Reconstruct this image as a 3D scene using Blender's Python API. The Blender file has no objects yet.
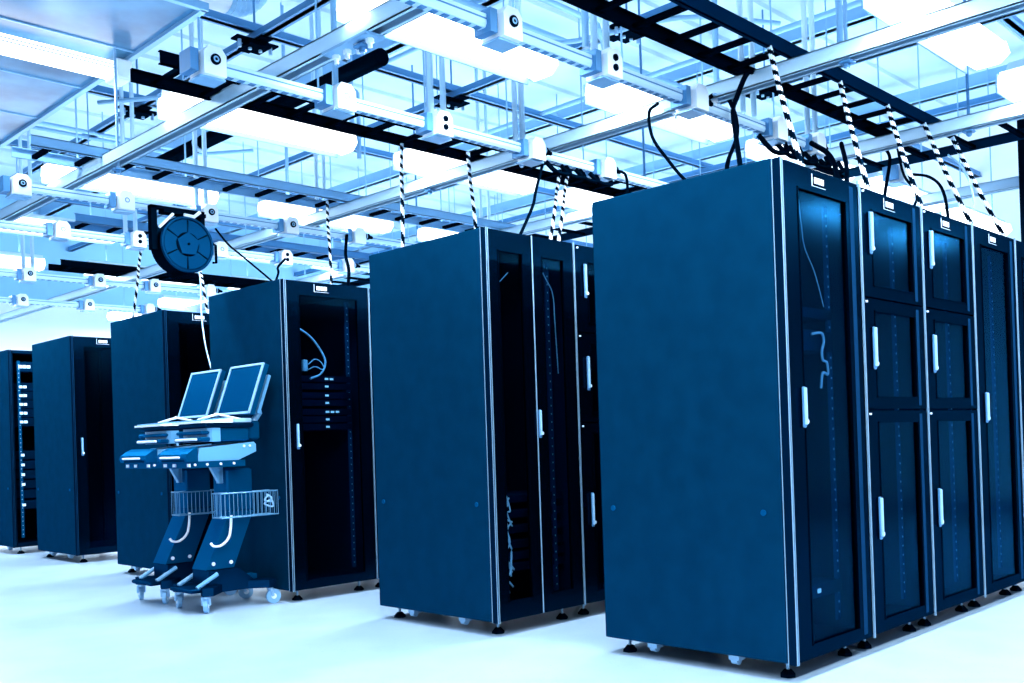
import bpy, math, random
from mathutils import Vector, Matrix
random.seed(7)
S = bpy.context.scene
COL = S.collection

# ------------------------------------------------------------------ camera, world, exposure
cam_data = bpy.data.cameras.new('camera'); cam = bpy.data.objects.new('camera', cam_data); COL.objects.link(cam)
cr = Vector((0.704372, -0.709080, -0.032655)); cu = Vector((0.018427, -0.027723, 0.999446)); cf = Vector((0.709592, 0.704583, 0.006461))
m = Matrix((cr, cu, -cf)).transposed().to_4x4(); m.translation = Vector((-3.53746, -2.00342, 0.99066)); cam.matrix_world = m
cam_data.sensor_width = 36; cam_data.lens = 993.8*36/1024; cam_data.shift_x = -0.00056; cam_data.shift_y = 0.0902
cam_data.clip_start = 0.05
S.camera = cam
w = bpy.data.worlds.new('world'); S.world = w; w.use_nodes = True
w.node_tree.nodes['Background'].inputs[0].default_value = (0.45, 0.70, 1.0, 1)
w.node_tree.nodes['Background'].inputs[1].default_value = 0.36
S.view_settings.view_transform = 'Standard'; S.view_settings.look = 'None'
S.view_settings.exposure = 0.92; S.view_settings.gamma = 1; S.view_settings.use_curve_mapping = False
S.cycles.use_denoising = True
S.cycles.max_bounces = 8; S.cycles.diffuse_bounces = 3; S.cycles.transparent_max_bounces = 10
LIGHT = (0.70, 0.84, 1.0)     # every tube in the hall burns blue-white
TUBE_W = 17.0; UP_W = 2.4

# ------------------------------------------------------------------ materials
def mat(name, col, rough=0.5, metal=0.0, emit=0, spec=0.5, noise=None, tint=None, emit_col=None, bump=0):
    M = bpy.data.materials.new(name); M.use_nodes = True
    nt = M.node_tree; b = nt.nodes['Principled BSDF']
    b.inputs['Base Color'].default_value = (*col, 1); b.inputs['Roughness'].default_value = rough
    b.inputs['Metallic'].default_value = metal; b.inputs['Specular IOR Level'].default_value = spec
    if tint: b.inputs['Specular Tint'].default_value = (*tint, 1)
    if emit:
        b.inputs['Emission Color'].default_value = (*(emit_col or col), 1); b.inputs['Emission Strength'].default_value = emit
    if noise:                                            # (scale, second colour, low, high)
        tc = nt.nodes.new('ShaderNodeTexCoord'); n = nt.nodes.new('ShaderNodeTexNoise'); r = nt.nodes.new('ShaderNodeValToRGB')
        n.inputs['Scale'].default_value = noise[0]; n.inputs['Detail'].default_value = 6
        nt.links.new(tc.outputs['Object'], n.inputs['Vector']); nt.links.new(n.outputs['Fac'], r.inputs['Fac'])
        r.color_ramp.elements[0].color = (*col, 1); r.color_ramp.elements[1].color = (*noise[1], 1)
        r.color_ramp.elements[0].position = noise[2]; r.color_ramp.elements[1].position = noise[3]
        nt.links.new(r.outputs['Color'], b.inputs['Base Color'])
        if bump:
            bp = nt.nodes.new('ShaderNodeBump'); bp.inputs['Strength'].default_value = bump; bp.inputs['Distance'].default_value = 0.01
            nt.links.new(n.outputs['Fac'], bp.inputs['Height']); nt.links.new(bp.outputs['Normal'], b.inputs['Normal'])
    return M

BT = (0.08, 0.45, 1.0)
M = dict(
    panel=mat('side_panel_paint', (0.0, 0.026, 0.076), 0.45, noise=(9, (0.0, 0.021, 0.062), .35, .7), spec=.08, tint=BT),
    dark=mat('rack_black', (0.0, 0.002, 0.007), 0.45, spec=.06, tint=BT),
    door=mat('door_frame_black', (0.0, 0.004, 0.014), 0.35, spec=.05, tint=BT),
    inner=mat('rack_inside', (0.0, 0.008, 0.024), 0.6, spec=.15, tint=BT),
    rail=mat('mounting_rail_steel', (0.0, 0.05, 0.13), 0.45, spec=.3, tint=BT),
    chrome=mat('polished_strip', (0.22, 0.37, 0.50), 0.35, metal=.3),
    zinc=mat('zinc_steel', (0.34, 0.56, 0.76), 0.42, metal=.4),
    white=mat('white_enamel', (0.92, 0.97, 1.0), 0.4),
    strut=mat('strut_steel', (0.58, 0.80, 0.94), 0.45, metal=.1),
    mid=mat('galvanised_blue_grey', (0.07, 0.24, 0.45), 0.45, metal=.3),
    midl=mat('light_galvanised', (0.26, 0.50, 0.72), 0.45, metal=.2),
    black=mat('black_enamel', (0.0, 0.0006, 0.002), 0.5, spec=.05, tint=BT),
    tray=mat('tray_dark_steel', (0.0, 0.008, 0.026), 0.45, spec=.12, tint=BT),
    rubber=mat('black_rubber', (0.0, 0.001, 0.003), 0.6, spec=.12, tint=BT),
    lens=mat('lamp_lens', (0.9, 0.9, 0.9), 0.4, emit=2.2, emit_col=(1, 1, 1)),
    floor=mat('polished_floor', (0.34, 0.475, 0.60), 0.28, noise=(3.2, (0.42, 0.55, 0.67), .3, .75), spec=.4),
    deck=mat('ceiling_deck', (0.42, 0.60, 0.76), 0.6, noise=(1.3, (0.56, 0.72, 0.84), .3, .7)),
    wall=mat('white_wall', (0.99, 0.98, 0.97), 0.7),
    wallb=mat('upper_wall_blue', (0.30, 0.58, 0.8), 0.7),
    liner=mat('liner_sheet', (0.012, 0.09, 0.20), 0.28, noise=(1.6, (0.10, 0.29, 0.48), .36, .60), spec=.5),  # dark patches in the noise stand in for reflections on the sheet
    screen=mat('monitor_glass', (0.0, 0.045, 0.11), 0.22, spec=.4, tint=BT),
    cartg=mat('cart_grey', (0.12, 0.36, 0.58), 0.4),
    cartd=mat('cart_dark', (0.0, 0.010, 0.03), 0.35, spec=.3, tint=BT),
    cartm=mat('cart_mid', (0.004, 0.05, 0.13), 0.35, spec=.4, tint=BT),
    wire=mat('basket_wire', (0.12, 0.32, 0.5), 0.35, metal=.4),
    led=mat('panel_light', (0.5, 0.8, 1), 0.4, emit=0.4),
    cable_l=mat('pale_cable', (0.35, 0.6, 0.8), 0.5),
    reel=mat('reel_face', (0.0, 0.035, 0.09), 0.4, spec=.3, tint=BT),
    badge=mat('badge_print', (0.8, 0.9, 1), 0.4),
)
# speckled floor: small darker chips
nt = M['floor'].node_tree; b = nt.nodes['Principled BSDF']; src = b.inputs['Base Color'].links[0].from_socket
n2 = nt.nodes.new('ShaderNodeTexNoise'); n2.inputs['Scale'].default_value = 90; n2.inputs['Detail'].default_value = 2
r2 = nt.nodes.new('ShaderNodeValToRGB'); r2.color_ramp.elements[0].position = .27; r2.color_ramp.elements[1].position = .36
r2.color_ramp.elements[0].color = (.55, .72, .85, 1); r2.color_ramp.elements[1].color = (1, 1, 1, 1)
mx = nt.nodes.new('ShaderNodeMix'); mx.data_type = 'RGBA'; mx.blend_type = 'MULTIPLY'; mx.inputs[0].default_value = 1
tc = [n for n in nt.nodes if n.bl_idname == 'ShaderNodeTexCoord'][0]
nt.links.new(tc.outputs['Object'], n2.inputs['Vector']); nt.links.new(n2.outputs['Fac'], r2.inputs['Fac'])
nt.links.new(src, mx.inputs[6]); nt.links.new(r2.outputs['Color'], mx.inputs[7]); nt.links.new(mx.outputs[2], b.inputs['Base Color'])

def glass_mat(name, tint, fac, rough=0.05):
    G = bpy.data.materials.new(name); G.use_nodes = True; nt = G.node_tree; nt.nodes.clear()
    o = nt.nodes.new('ShaderNodeOutputMaterial'); t = nt.nodes.new('ShaderNodeBsdfTransparent'); g = nt.nodes.new('ShaderNodeBsdfGlossy')
    f = nt.nodes.new('ShaderNodeFresnel'); f.inputs[0].default_value = fac; mi = nt.nodes.new('ShaderNodeMixShader')
    t.inputs[0].default_value = (*tint, 1); g.inputs[0].default_value = (.01, .11, .24, 1); g.inputs['Roughness'].default_value = rough
    ge = nt.nodes.new('ShaderNodeNewGeometry'); mr = nt.nodes.new('ShaderNodeMapRange')     # same reflectance on the way out of the pane as on the way in
    mr.inputs['To Min'].default_value = fac; mr.inputs['To Max'].default_value = 1/fac
    nt.links.new(ge.outputs['Backfacing'], mr.inputs['Value']); nt.links.new(mr.outputs['Result'], f.inputs[0])
    nt.links.new(f.outputs[0], mi.inputs[0]); nt.links.new(t.outputs[0], mi.inputs[1]); nt.links.new(g.outputs[0], mi.inputs[2])
    nt.links.new(mi.outputs[0], o.inputs[0]); return G
def dmat(name, dif, gl, fac, rough, noise=None):
    G = bpy.data.materials.new(name); G.use_nodes = True; nt = G.node_tree; nt.nodes.clear()
    o = nt.nodes.new('ShaderNodeOutputMaterial'); d = nt.nodes.new('ShaderNodeBsdfDiffuse'); g = nt.nodes.new('ShaderNodeBsdfGlossy')
    mi = nt.nodes.new('ShaderNodeMixShader'); mi.inputs[0].default_value = fac
    d.inputs[0].default_value = (*dif, 1); g.inputs[0].default_value = (*gl, 1); g.inputs['Roughness'].default_value = rough
    if noise:
        tc = nt.nodes.new('ShaderNodeTexCoord'); n = nt.nodes.new('ShaderNodeTexNoise'); r = nt.nodes.new('ShaderNodeValToRGB')
        n.inputs['Scale'].default_value = noise[0]; n.inputs['Detail'].default_value = 8
        r.color_ramp.elements[0].color = (*dif, 1); r.color_ramp.elements[1].color = (*noise[1], 1)
        r.color_ramp.elements[0].position = .35; r.color_ramp.elements[1].position = .65
        nt.links.new(tc.outputs['Object'], n.inputs['Vector']); nt.links.new(n.outputs['Fac'], r.inputs['Fac']); nt.links.new(r.outputs['Color'], d.inputs[0])
    nt.links.new(d.outputs[0], mi.inputs[1]); nt.links.new(g.outputs[0], mi.inputs[2]); nt.links.new(mi.outputs[0], o.inputs[0]); return G
GB = (.01, .22, .55)
M['panel'] = dmat('side_panel_paint', (0.0005, 0.021, 0.047), GB, .06, .42, noise=(10, (0.0003, 0.0165, 0.038)))
M['dark'] = dmat('rack_black', (0.0, 0.003, 0.010), GB, .04, .4)
M['door'] = dmat('door_frame_black', (0.0, 0.0008, 0.003), GB, .035, .2)
M['inner'] = dmat('rack_inside', (0.0, 0.012, 0.036), GB, .03, .5)
M['rail'] = dmat('mounting_rail_steel', (0.0, 0.05, 0.13), GB, .1, .4)
M['black'] = dmat('black_enamel', (0.0, 0.0006, 0.002), GB, .01, .4)
M['tray'] = dmat('tray_dark_steel', (0.0, 0.006, 0.018), GB, .05, .4)
M['rubber'] = dmat('black_rubber', (0.0, 0.001, 0.003), GB, .02, .5)
M['screen'] = dmat('monitor_glass', (0.0, 0.04, 0.10), GB, .2, .2)
M['cartd'] = dmat('cart_dark', (0.0, 0.006, 0.02), GB, .12, .3)
M['cartm'] = dmat('cart_mid', (0.0, 0.05, 0.12), GB, .25, .3)
M['reflect_edge'] = dmat('reflection_and_edge_paint', (0.004, 0.028, 0.07), GB, .04, .4)  # dim blue for reflections painted on doors and for far edge strips
M['reel'] = dmat('reel_face', (0.0, 0.022, 0.06), GB, .08, .35)
M['glass'] = glass_mat('tinted_door_glass', (.58, .74, .82), 1.32, .14)

# ------------------------------------------------------------------ mesh builder
class MB:
    def __init__(s): s.v = []; s.f = []; s.mi = []
    def add(s, vs, fs, mi=0):
        k = len(s.v); s.v += [tuple(p) for p in vs]; s.f += [tuple(i+k for i in f) for f in fs]; s.mi += [mi]*len(fs); return s
    def box(s, x0, x1, y0, y1, z0, z1, mi=0, R=None, c=None):
        vs = [Vector((x, y, z)) for x in (x0, x1) for y in (y0, y1) for z in (z0, z1)]
        if R is not None:
            c = Vector(c); vs = [c + R @ (p-c) for p in vs]
        return s.add(vs, [(0,1,3,2), (4,6,7,5), (0,4,5,1), (2,3,7,6), (0,2,6,4), (1,5,7,3)], mi)
    def rbox(s, x0, x1, y0, y1, z0, z1, b=.006, mi=0):      # box with chamfered vertical and horizontal edges
        xs, ys = (x0, x1), (y0, y1)
        ring = [(x0+b, y0), (x1-b, y0), (x1, y0+b), (x1, y1-b), (x1-b, y1), (x0+b, y1), (x0, y1-b), (x0, y0+b)]
        cx, cy = (x0+x1)/2, (y0+y1)/2
        def shr(q): return (q[0]+(b if q[0] < cx else -b), q[1]+(b if q[1] < cy else -b))
        L = [[(*shr(q), z0) for q in ring], [(*q, z0+b) for q in ring], [(*q, z1-b) for q in ring], [(*shr(q), z1) for q in ring]]
        vs = sum(L, []); fs = [tuple(range(7, -1, -1)), tuple(range(24, 32))]
        for k in range(3):
            for i in range(8): fs.append((k*8+i, k*8+(i+1) % 8, k*8+8+(i+1) % 8, k*8+8+i))
        return s.add(vs, fs, mi)
    def prism(s, prof, a0, a1, axis='x', mi=0):            # prof: list of 2-D points; axis x: (y,z), y: (x,z), z: (x,y)
        n = len(prof)
        def P(a, q): return {'x': (a, q[0], q[1]), 'y': (q[0], a, q[1]), 'z': (q[0], q[1], a)}[axis]
        vs = [P(a0, q) for q in prof] + [P(a1, q) for q in prof]
        fs = [tuple(range(n)), tuple(range(2*n-1, n-1, -1))] + [(i, i+n, (i+1) % n+n, (i+1) % n) for i in range(n)]
        return s.add(vs, fs, mi)
    def tube(s, pts, r, n=8, mi=0, stripe=None, rs=None):
        pts = [Vector(p) for p in pts]; N = len(pts); k = len(s.v); ref = None; a0 = None
        for i, p in enumerate(pts):
            d = (pts[min(i+1, N-1)]-pts[max(i-1, 0)]).normalized()
            if a0 is None:
                ref = Vector((0, 0, 1)) if abs(d.z) < .9 else Vector((1, 0, 0)); a0 = d.cross(ref).normalized()
            else: a0 = (a0 - d*a0.dot(d)).normalized()
            b0 = d.cross(a0); rr = rs[i] if rs else r
            for j in range(n):
                t = 2*math.pi*j/n; s.v.append(tuple(p+(a0*math.cos(t)+b0*math.sin(t))*rr))
        for i in range(N-1):
            for j in range(n):
                s.f.append((k+i*n+j, k+i*n+(j+1) % n, k+(i+1)*n+(j+1) % n, k+(i+1)*n+j))
                s.mi.append(mi if stripe is None else (1 if (j+i*stripe) % n < n/2 else 0))
        s.f.append(tuple(k+j for j in range(n-1, -1, -1))); s.f.append(tuple(k+(N-1)*n+j for j in range(n))); s.mi += [mi, mi]
        return s
    def cyl(s, p0, p1, r, n=14, mi=0, r2=None): return s.tube([p0, p1], r, n, mi, rs=[r, r if r2 is None else r2])
    def torus(s, c, R, r, axis='y', n=20, m_=6, mi=0):
        pts = []
        k = len(s.v); c = Vector(c)
        for i in range(n):
            t = 2*math.pi*i/n
            for j in range(m_):
                q = 2*math.pi*j/m_; rad = R+r*math.cos(q); h = r*math.sin(q); a, b_ = rad*math.cos(t), rad*math.sin(t)
                s.v.append(tuple(c+Vector({'y': (a, h, b_), 'x': (h, a, b_), 'z': (a, b_, h)}[axis])))
        for i in range(n):
            for j in range(m_):
                s.f.append((k+i*m_+j, k+i*m_+(j+1) % m_, k+((i+1) % n)*m_+(j+1) % m_, k+((i+1) % n)*m_+j)); s.mi.append(mi)
        return s
    def build(s, name, mats, parent=None, loc=None, smooth=False):
        me = bpy.data.meshes.new(name); me.from_pydata(s.v, [], s.f)
        for q in (mats if isinstance(mats, (list, tuple)) else [mats]): me.materials.append(M[q])
        me.polygons.foreach_set('material_index', s.mi)
        if smooth: me.polygons.foreach_set('use_smooth', [len(f) == 4 for f in s.f])
        me.validate(); me.update()
        o = bpy.data.objects.new(name, me); COL.objects.link(o)
        if parent: o.parent = parent
        if loc: o.location = loc
        return o

def tag(o, label=None, cat=None, group=None, kind=None):
    if label: o['label'] = label
    if cat: o['category'] = cat
    if group: o['group'] = group
    if kind: o['kind'] = kind
    return o
def thing(name, label, cat, loc=(0, 0, 0), rz=0, group=None):
    o = bpy.data.objects.new(name, None); COL.objects.link(o); o.location = loc; o.rotation_euler = (0, 0, rz); o.empty_display_size = .1
    return tag(o, label, cat, group)
def kids(o): return [c for c in COL.objects if c.parent == o]
def copy_tree(o, parent=None, depth=0):
    c = o.copy(); COL.objects.link(c)
    if parent: c.parent = parent
    for ch in kids(o): copy_tree(ch, c)
    return c
def curve_pts(pts, per=6):                                # Catmull-Rom through the points
    P = [Vector(p) for p in pts]; P = [P[0]*2-P[1]] + P + [P[-1]*2-P[-2]]; out = []
    for i in range(1, len(P)-2):
        for k in range(per):
            t = k/per; a, b, c, d = P[i-1:i+3]
            out.append(.5*((2*b)+(c-a)*t+(2*a-5*b+4*c-d)*t*t+(3*b-a-3*c+d)*t**3))
    out.append(P[-2]); return out
def lin(a, b, n): a, b = Vector(a), Vector(b); return [a.lerp(b, i/n) for i in range(n+1)]

# ------------------------------------------------------------------ room
MB().box(-9, 8.6, -7, 12.1, -.1, 0).build('floor', 'floor')['kind'] = 'structure'
dk = MB().box(-9, 8.6, -7, 12.1, 4.5, 4.6)
for i in range(32): y = -6.8+i*.6; dk.prism([(y-.03, 4.5), (y+.03, 4.5), (y+.018, 4.47), (y-.018, 4.47)], -9, 8.5)
dk.build('ceiling', 'deck')['kind'] = 'structure'
MB().box(-9, 8.5, 12, 12.1, 0, 3.05).build('wall_back', 'wall')['kind'] = 'structure'
MB().box(-9, 8.5, 11.97, 12.1, 3.05, 4.5).build('trim_1', 'wallb')['kind'] = 'structure'
MB().box(8.5, 8.6, -7, 12.1, 0, 4.5).build('wall_right', 'wall')['kind'] = 'structure'
MB().box(-9, 8.5, 11.975, 12, 0, .1).build('baseboard_back', 'mid')['kind'] = 'structure'
MB().box(8.475, 8.5, -7, 11.97, 0, .1).build('baseboard_right', 'mid')['kind'] = 'structure'

# ------------------------------------------------------------------ light fixtures: rows along x
ord_ = ['first', 'second', 'third', 'fourth', 'fifth', 'sixth', 'seventh']
def make_fixture():
    t = thing('strip_light', '', 'ceiling light')
    L = 1.17
    for q in (.2, L-.2): MB().cyl((q, 0, .10), (q, 0, 1.64), .006, 6).build('hanger', 'midl', t)
    MB().prism([(-.045, .10), (.045, .10), (.06, .055), (-.06, .055)], 0, L).build('housing', 'strut', t)
    MB().prism([(-.085, .055), (.085, .055), (.10, .0), (.055, -.035), (-.055, -.035), (-.10, .0)], .012, L-.012).build('diffuser', 'lens', t)
    MB().prism([(-.088, .06), (.088, .06), (.104, .0), (.058, -.04), (-.058, -.04), (-.104, .0)], 0, .012).build('end_cap', 'lens', t)
    MB().prism([(-.088, .06), (.088, .06), (.104, .0), (.058, -.04), (-.058, -.04), (-.104, .0)], L-.012, L).build('end_cap', 'lens', t)
    MB().box(0, L, .104, .112, -.045, .06).build('reflector_lip', 'midl', t)
    return t
fx0 = make_fixture()
FY = [(-1.9, 'in front of the nearest rack row'), (-.23, 'above the front rack row'), (1.33, 'in the first aisle'), (2.98, 'in the second aisle'),
      (4.66, 'in the third aisle'), (6.33, 'in the fourth aisle'), (8.0, 'behind the fifth rack row'), (9.7, 'near the far wall'), (11.2, 'closest to the far wall')]
FX = [-4.18, -2.62, -1.05, .56, 2.16, 3.76, 5.36]
first = True
lamp_n = 0
for j, (fy, fl) in enumerate(FY):
    for i, fx in enumerate(FX):
        if fx < -2 and j > 1: continue        # this end of the hall carries the liner instead
        fxx = fx
        if j >= 7 and i % 2: continue
        o = fx0 if first else copy_tree(fx0); first = False
        o.location = (fxx, fy, 2.83)
        o['label'] = f'white strip light {fl}, {ord_[i]} from the left end'
        o['group'] = 'white strip lights hung in rows'
        ld = bpy.data.lights.new('strip_light_glow', 'AREA'); ld.shape = 'RECTANGLE'; ld.size = 1.15; ld.size_y = .12
        ld.energy = TUBE_W; ld.color = LIGHT
        lo = bpy.data.objects.new('strip_light_glow', ld); COL.objects.link(lo); lo.parent = o; lo.location = (.585, 0, -.05); lamp_n += 1
        ld = bpy.data.lights.new('strip_light_uplight', 'AREA'); ld.shape = 'RECTANGLE'; ld.size = 1.15; ld.size_y = .12
        ld.energy = UP_W; ld.color = LIGHT
        lo = bpy.data.objects.new('strip_light_uplight', ld); COL.objects.link(lo); lo.parent = o; lo.location = (.585, 0, .12); lo.rotation_euler = (math.pi, 0, 0)

# ------------------------------------------------------------------ racks
W_, D_, H_ = .662, .94, 2.0
def foot_at(parent, x, y):
    f_ = MB().cyl((x, y, 0), (x, y, .012), .034, 6).cyl((x, y, .012), (x, y, .03), .032, 6, r2=.016).build('levelling_foot', 'rubber', parent)
    MB().cyl((x, y, .03), (x, y, .078), .007, 8).build('threaded_stud', 'chrome', f_)
def handle_at(parent, x, z, y=-.028, h=.165):
    h_ = MB().rbox(x-.009, x+.012, y-.010, y, z-h/2, z+h/2, .004).build('swing_handle', 'mid', parent)
    tag(h_, 'pale metal swing handle')
    MB().rbox(x-.008, x+.001, y-.022, y-.009, z-h/2+.012, z+h/2-.004, .003).build('lever', 'cable_l', h_)
    MB().cyl((x+.006, y-.018, z-h/2+.025), (x+.006, y-.010, z-h/2+.025), .009, 10).build('key_lock', 'badge', h_)
def badge_at(parent, x, z, y=-.0262):
    bd = MB().box(x-.005, x-.002, y-.002, y, z-.026, z+.024).box(x-.002, x+.112, y-.002, y, z-.026, z-.0245)
    b_ = bd.build('maker_badge', 'badge', parent)
    k = MB().box(x+.006, x+.104, y-.0015, y, z-.020, z+.020).build('badge_plate', 'black', b_)
    tx = MB()
    for q, (a, wd) in enumerate(((.014, .011), (.028, .012), (.043, .005), (.051, .013), (.067, .012), (.082, .012))):
        tx.box(x+a, x+a+wd, y-.0025, y-.001, z-.013, z+.012)
        if q != 2: tx.box(x+a+.002, x+a+wd-.003, y-.0025, y-.001, z-.014, z-.010)
    tx.build('badge_lettering', 'badge', b_)
def door_at(parent, x0, x1, z0, z1, kind='glass', bx=.10, bt=.075, bb=.06):
    y0, y1 = -.026, -.002
    fr = MB()
    a, b_ = x0+bx, x1-bx
    c, d = z0+bb, z1-bt
    fr.box(x0, a, y0, y1, z0, z1).box(b_, x1, y0, y1, z0, z1).box(a, b_, y0, y1, z0, c).box(a, b_, y0, y1, d, z1)
    # thin rolled lip round the opening
    fr.box(a, a+.006, y0-.003, y0, c, d).box(b_-.006, b_, y0-.003, y0, c, d).box(a, b_, y0-.003, y0, d-.006, d).box(a, b_, y0-.003, y0, c, c+.006)
    o = fr.build('door', 'door', parent)
    MB().box(a, b_, -.016, -.012, c, d).build('glass_pane', 'glass', o)
    return o
def rails_in(parent, xs=(.11, .545), z0=.16, z1=1.97, y=.07):
    for x in xs:
        r_ = MB().box(x-.014, x+.014, y, y+.012, z0, z1)
        holes = MB()
        z = z0+.03
        while z < z1-.03:
            holes.box(x-.004, x+.004, y-.001, y+.0005, z, z+.009); z += .0445
        q = r_.build('mounting_rail', 'rail', parent); holes.build('rail_holes', 'zinc', q)['kind'] = 'stuff'
def body(parent, left_panel=True, bright=True):
    z0, z1 = .07, .07+H_
    b_ = MB()
    t = .028
    b_.box(0 if not left_panel else .012, .03, 0, t, z0, z1).box(W_-.03, W_-.004, 0, t, z0, z1)
    b_.box(.012, .03, D_-t, D_, z0, z1).box(W_-.03, W_-.004, D_-t, D_, z0, z1)
    b_.box(.012, W_-.004, 0, D_, z0, z0+.035).box(.012, W_-.004, 0, D_, z1-.03, z1)
    b_.build('frame', 'dark', parent)
    MB().box(.012, W_-.004, D_, D_+.015, z0, z1).build('back_panel', 'dark', parent)
    MB().box(W_-.012, W_-.006, t, D_, z0+.035, z1-.03).build('partition', 'inner', parent)
    if left_panel:
        sp = MB().rbox(-.012, .012, .012, D_-.004, z0+.004, z1+.004, .004).build('side_panel', 'panel', parent)
        tag(sp, 'large blue lit side panel')
        for yy in (.095, .865):
            lk = MB().cyl((-.012, yy, .668), (-.017, yy, .668), .012, 12).torus((-.017, yy, .668), .011, .002, 'x', 14, 5).build('panel_lock', 'rail', sp)
        MB().box(-.012, -.004, -.028, .008, z0, z1).build('corner_strip', 'dark', parent)
        e1, e2 = ('chrome', 'zinc') if bright else ('reflect_edge', 'reflect_edge')
        MB().box(-.0145, -.012, .005, .008, z0, z1+.003).build('edge_strip', e1, parent)
        MB().box(.001, .005, -.031, -.026, z0, z1+.002).build('edge_strip', e1, parent)
        MB().box(-.010, -.0075, -.031, -.026, z0, z1+.002).build('edge_strip', e2, parent)
    for x in ((.08 if left_panel else .09), W_-.09):
        for y in (.065, D_-.07): foot_at(parent, x, y)
    if left_panel:
        for y in (.26, .68):
            MB().box(.03, .08, y, y+.05, .045, .075).cyl((.05, y+.01, .045), (.05, y+.04, .045), .02, 12).build('transport_roller', 'zinc', parent)
def strip(parent, x, lo=.07, hi=2.072):
    MB().box(x-.003, x+.003, -.032, -.022, lo, hi).build('edge_strip', 'chrome', parent)

def rack(kind, x, y, label, left=False, group='server racks'):
    t = thing('server_rack', label, 'server rack', (x, y, 0), 0, group)
    body(t, left, y < 5)
    z0, z1 = .078, 2.066
    rails_in(t)
    if not left: strip(t, 0)
    a, b_ = (.012 if left else .008), W_-.010
    if kind == 'single':
        d = door_at(t, a, b_, z0, z1, bx=.11, bt=.09, bb=.05); handle_at(d, .105, 1.085); badge_at(d, .25, 2.022)
        MB().box(.575, .610, -.0275, -.0265, z0+.02, z1-.02).build('reflection_strip', 'reflect_edge', d)  # lighter band painted on the door in place of a reflection
    elif kind == 'single_center':
        d = door_at(t, a, b_, z0, z1, bx=.085, bt=.085, bb=.05); handle_at(d, .06, 1.06); badge_at(d, .225, 2.03)
    elif kind == 'triple':
        cuts = [z0, 1.075, 1.575, z1]; hs = [.59, 1.35, 1.865]
        for k in range(3):
            d = door_at(t, a, b_, cuts[k]+.004, cuts[k+1]-.004, bx=.105, bt=.085 if k == 2 else .05, bb=.05)
            handle_at(d, .085, hs[k], h=.19)
            MB().box(.560, .590, -.0275, -.0265, cuts[k]+.02, cuts[k+1]-.02).build('reflection_strip', 'reflect_edge', d)  # reflection on each stacked door, drawn as a lighter strip
            if k == 2: badge_at(d, .25, 2.022)
            MB().cyl((.03, -.034, cuts[k+1]-.02), (.03, -.026, cuts[k+1]-.02), .005, 8).build('hinge_pin', 'badge', d)
    elif kind == 'double':
        mid = .322
        d = door_at(t, a, mid-.003, z0, z1, bx=.062, bt=.10, bb=.09)
        d2 = door_at(t, mid+.003, b_, z0, z1, bx=.075, bt=.10, bb=.09); handle_at(d2, mid+.02, 1.073, h=.15)
        MB().box(mid+.003, mid+.007, -.031, -.026, z0, z1).build('edge_strip', 'zinc', d2)
    return t

def server(x, y, z, wd=.43, h=.043, label='', leds=3, name='rack_server', dep=.5, group=None, lx=.235, lw=.027):
    t = thing(name, label, 'server', (x, y, z), 0, group)
    MB().rbox(0, wd, 0, dep, 0, h, .002).build('chassis', 'inner', t)
    f_ = MB().box(-.02, wd+.02, -.008, 0, .002, h-.002)
    for k in range(8): f_.box(.02+k*.018, .03+k*.018, -.010, -.008, .010, h-.010)
    f_.build('faceplate', 'cartd', t)
    l = MB()
    for k in range(leds): l.box(lx+k*.04, lx+lw+k*.04, -.011, -.008, h*.35, h*.65)
    l.build('status_light', 'led', t)
    return t

R1 = [('single', 'tall black rack at the near end of the front row, single glass door'),
      ('triple', 'second black rack in the front row, split into three stacked doors'),
      ('triple', 'third black rack in the front row, with three stacked doors'),
      ('single', 'fourth black rack in the front row, single tall door'),
      ('single', 'fifth black rack in the front row, cut by the right frame edge')]
for i, (k, lb) in enumerate(R1): rack(k, i*W_+(.010 if i else 0), 0, lb, i == 0, 'racks of the front row')
rack('double', -.054, 1.621, 'black rack with paired narrow glass doors and tangled cables inside', True, 'racks of the second row')
rack('triple', -.054+W_, 1.621, 'black rack with three handles half hidden behind the front row', False, 'racks of the second row')
rack('single', -.054+2*W_, 1.621, 'black rack at the hidden far end of the second row', False, 'racks of the second row')
rack('single_center', -.042, 3.50, 'black rack behind the carts with small servers behind its glass door', True, 'racks of the third row')
rack('triple', -.042+W_, 3.50, 'black rack in the third row seen as a sliver beside the glass door rack', False, 'racks of the third row')
rack('single_center', -.013, 5.203, 'black rack behind the monitors, at the near end of the fourth row', True, 'racks of the fourth row')
rack('single_center', .064, 7.19, 'black rack with plain blue side standing alone, second from the left', True)
t6 = rack('open', .02, 8.66, 'open doorless black rack at the far left with lit equipment inside', True)

# ---- equipment
for i, z in enumerate((1.10, 1.15, 1.20, 1.26, 1.31, 1.37, 1.42)):
    server(-.042+.11, 3.572, z, label=f'thin black server behind the glass door, {["lowest", "second from the bottom", "third from the bottom", "middle one", "third from the top", "second from the top", "topmost"][i]} of the stack', leds=(1, 1, 3, 1, 1, 1, 2)[i], group='servers in the third row rack')
for i, z in enumerate((.3, .36, .42, .50, .58, .66)):
    server(.19-.054-.02+(.0), 1.70, z, wd=.42, label=f'dark server behind the paired doors, {["lowest", "second from the bottom", "third from the bottom", "third from the top", "second from the top", "topmost"][i]}', leds=0, group='servers in the second row rack')
for i, z in enumerate((.45, .56, .66, .76, .86, .96, 1.30, 1.39, 1.48, 1.57, 1.66)):
    server(.13, 8.74, z, h=.085, label=f'blinking server in the open far left rack, level {["one","two","three","four","five","six","seven","eight","nine","ten","eleven"][i]} from the bottom', leds=(1, 0, 1, 1, 1, 1, 2, 2, 2, 2, 2)[i], lx=.0, lw=.033, group='servers in the open rack')
server(.13, 8.74, 1.86, h=.1, label='server glowing at the top of the open far left rack', leds=3, lx=.0, lw=.035)
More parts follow.
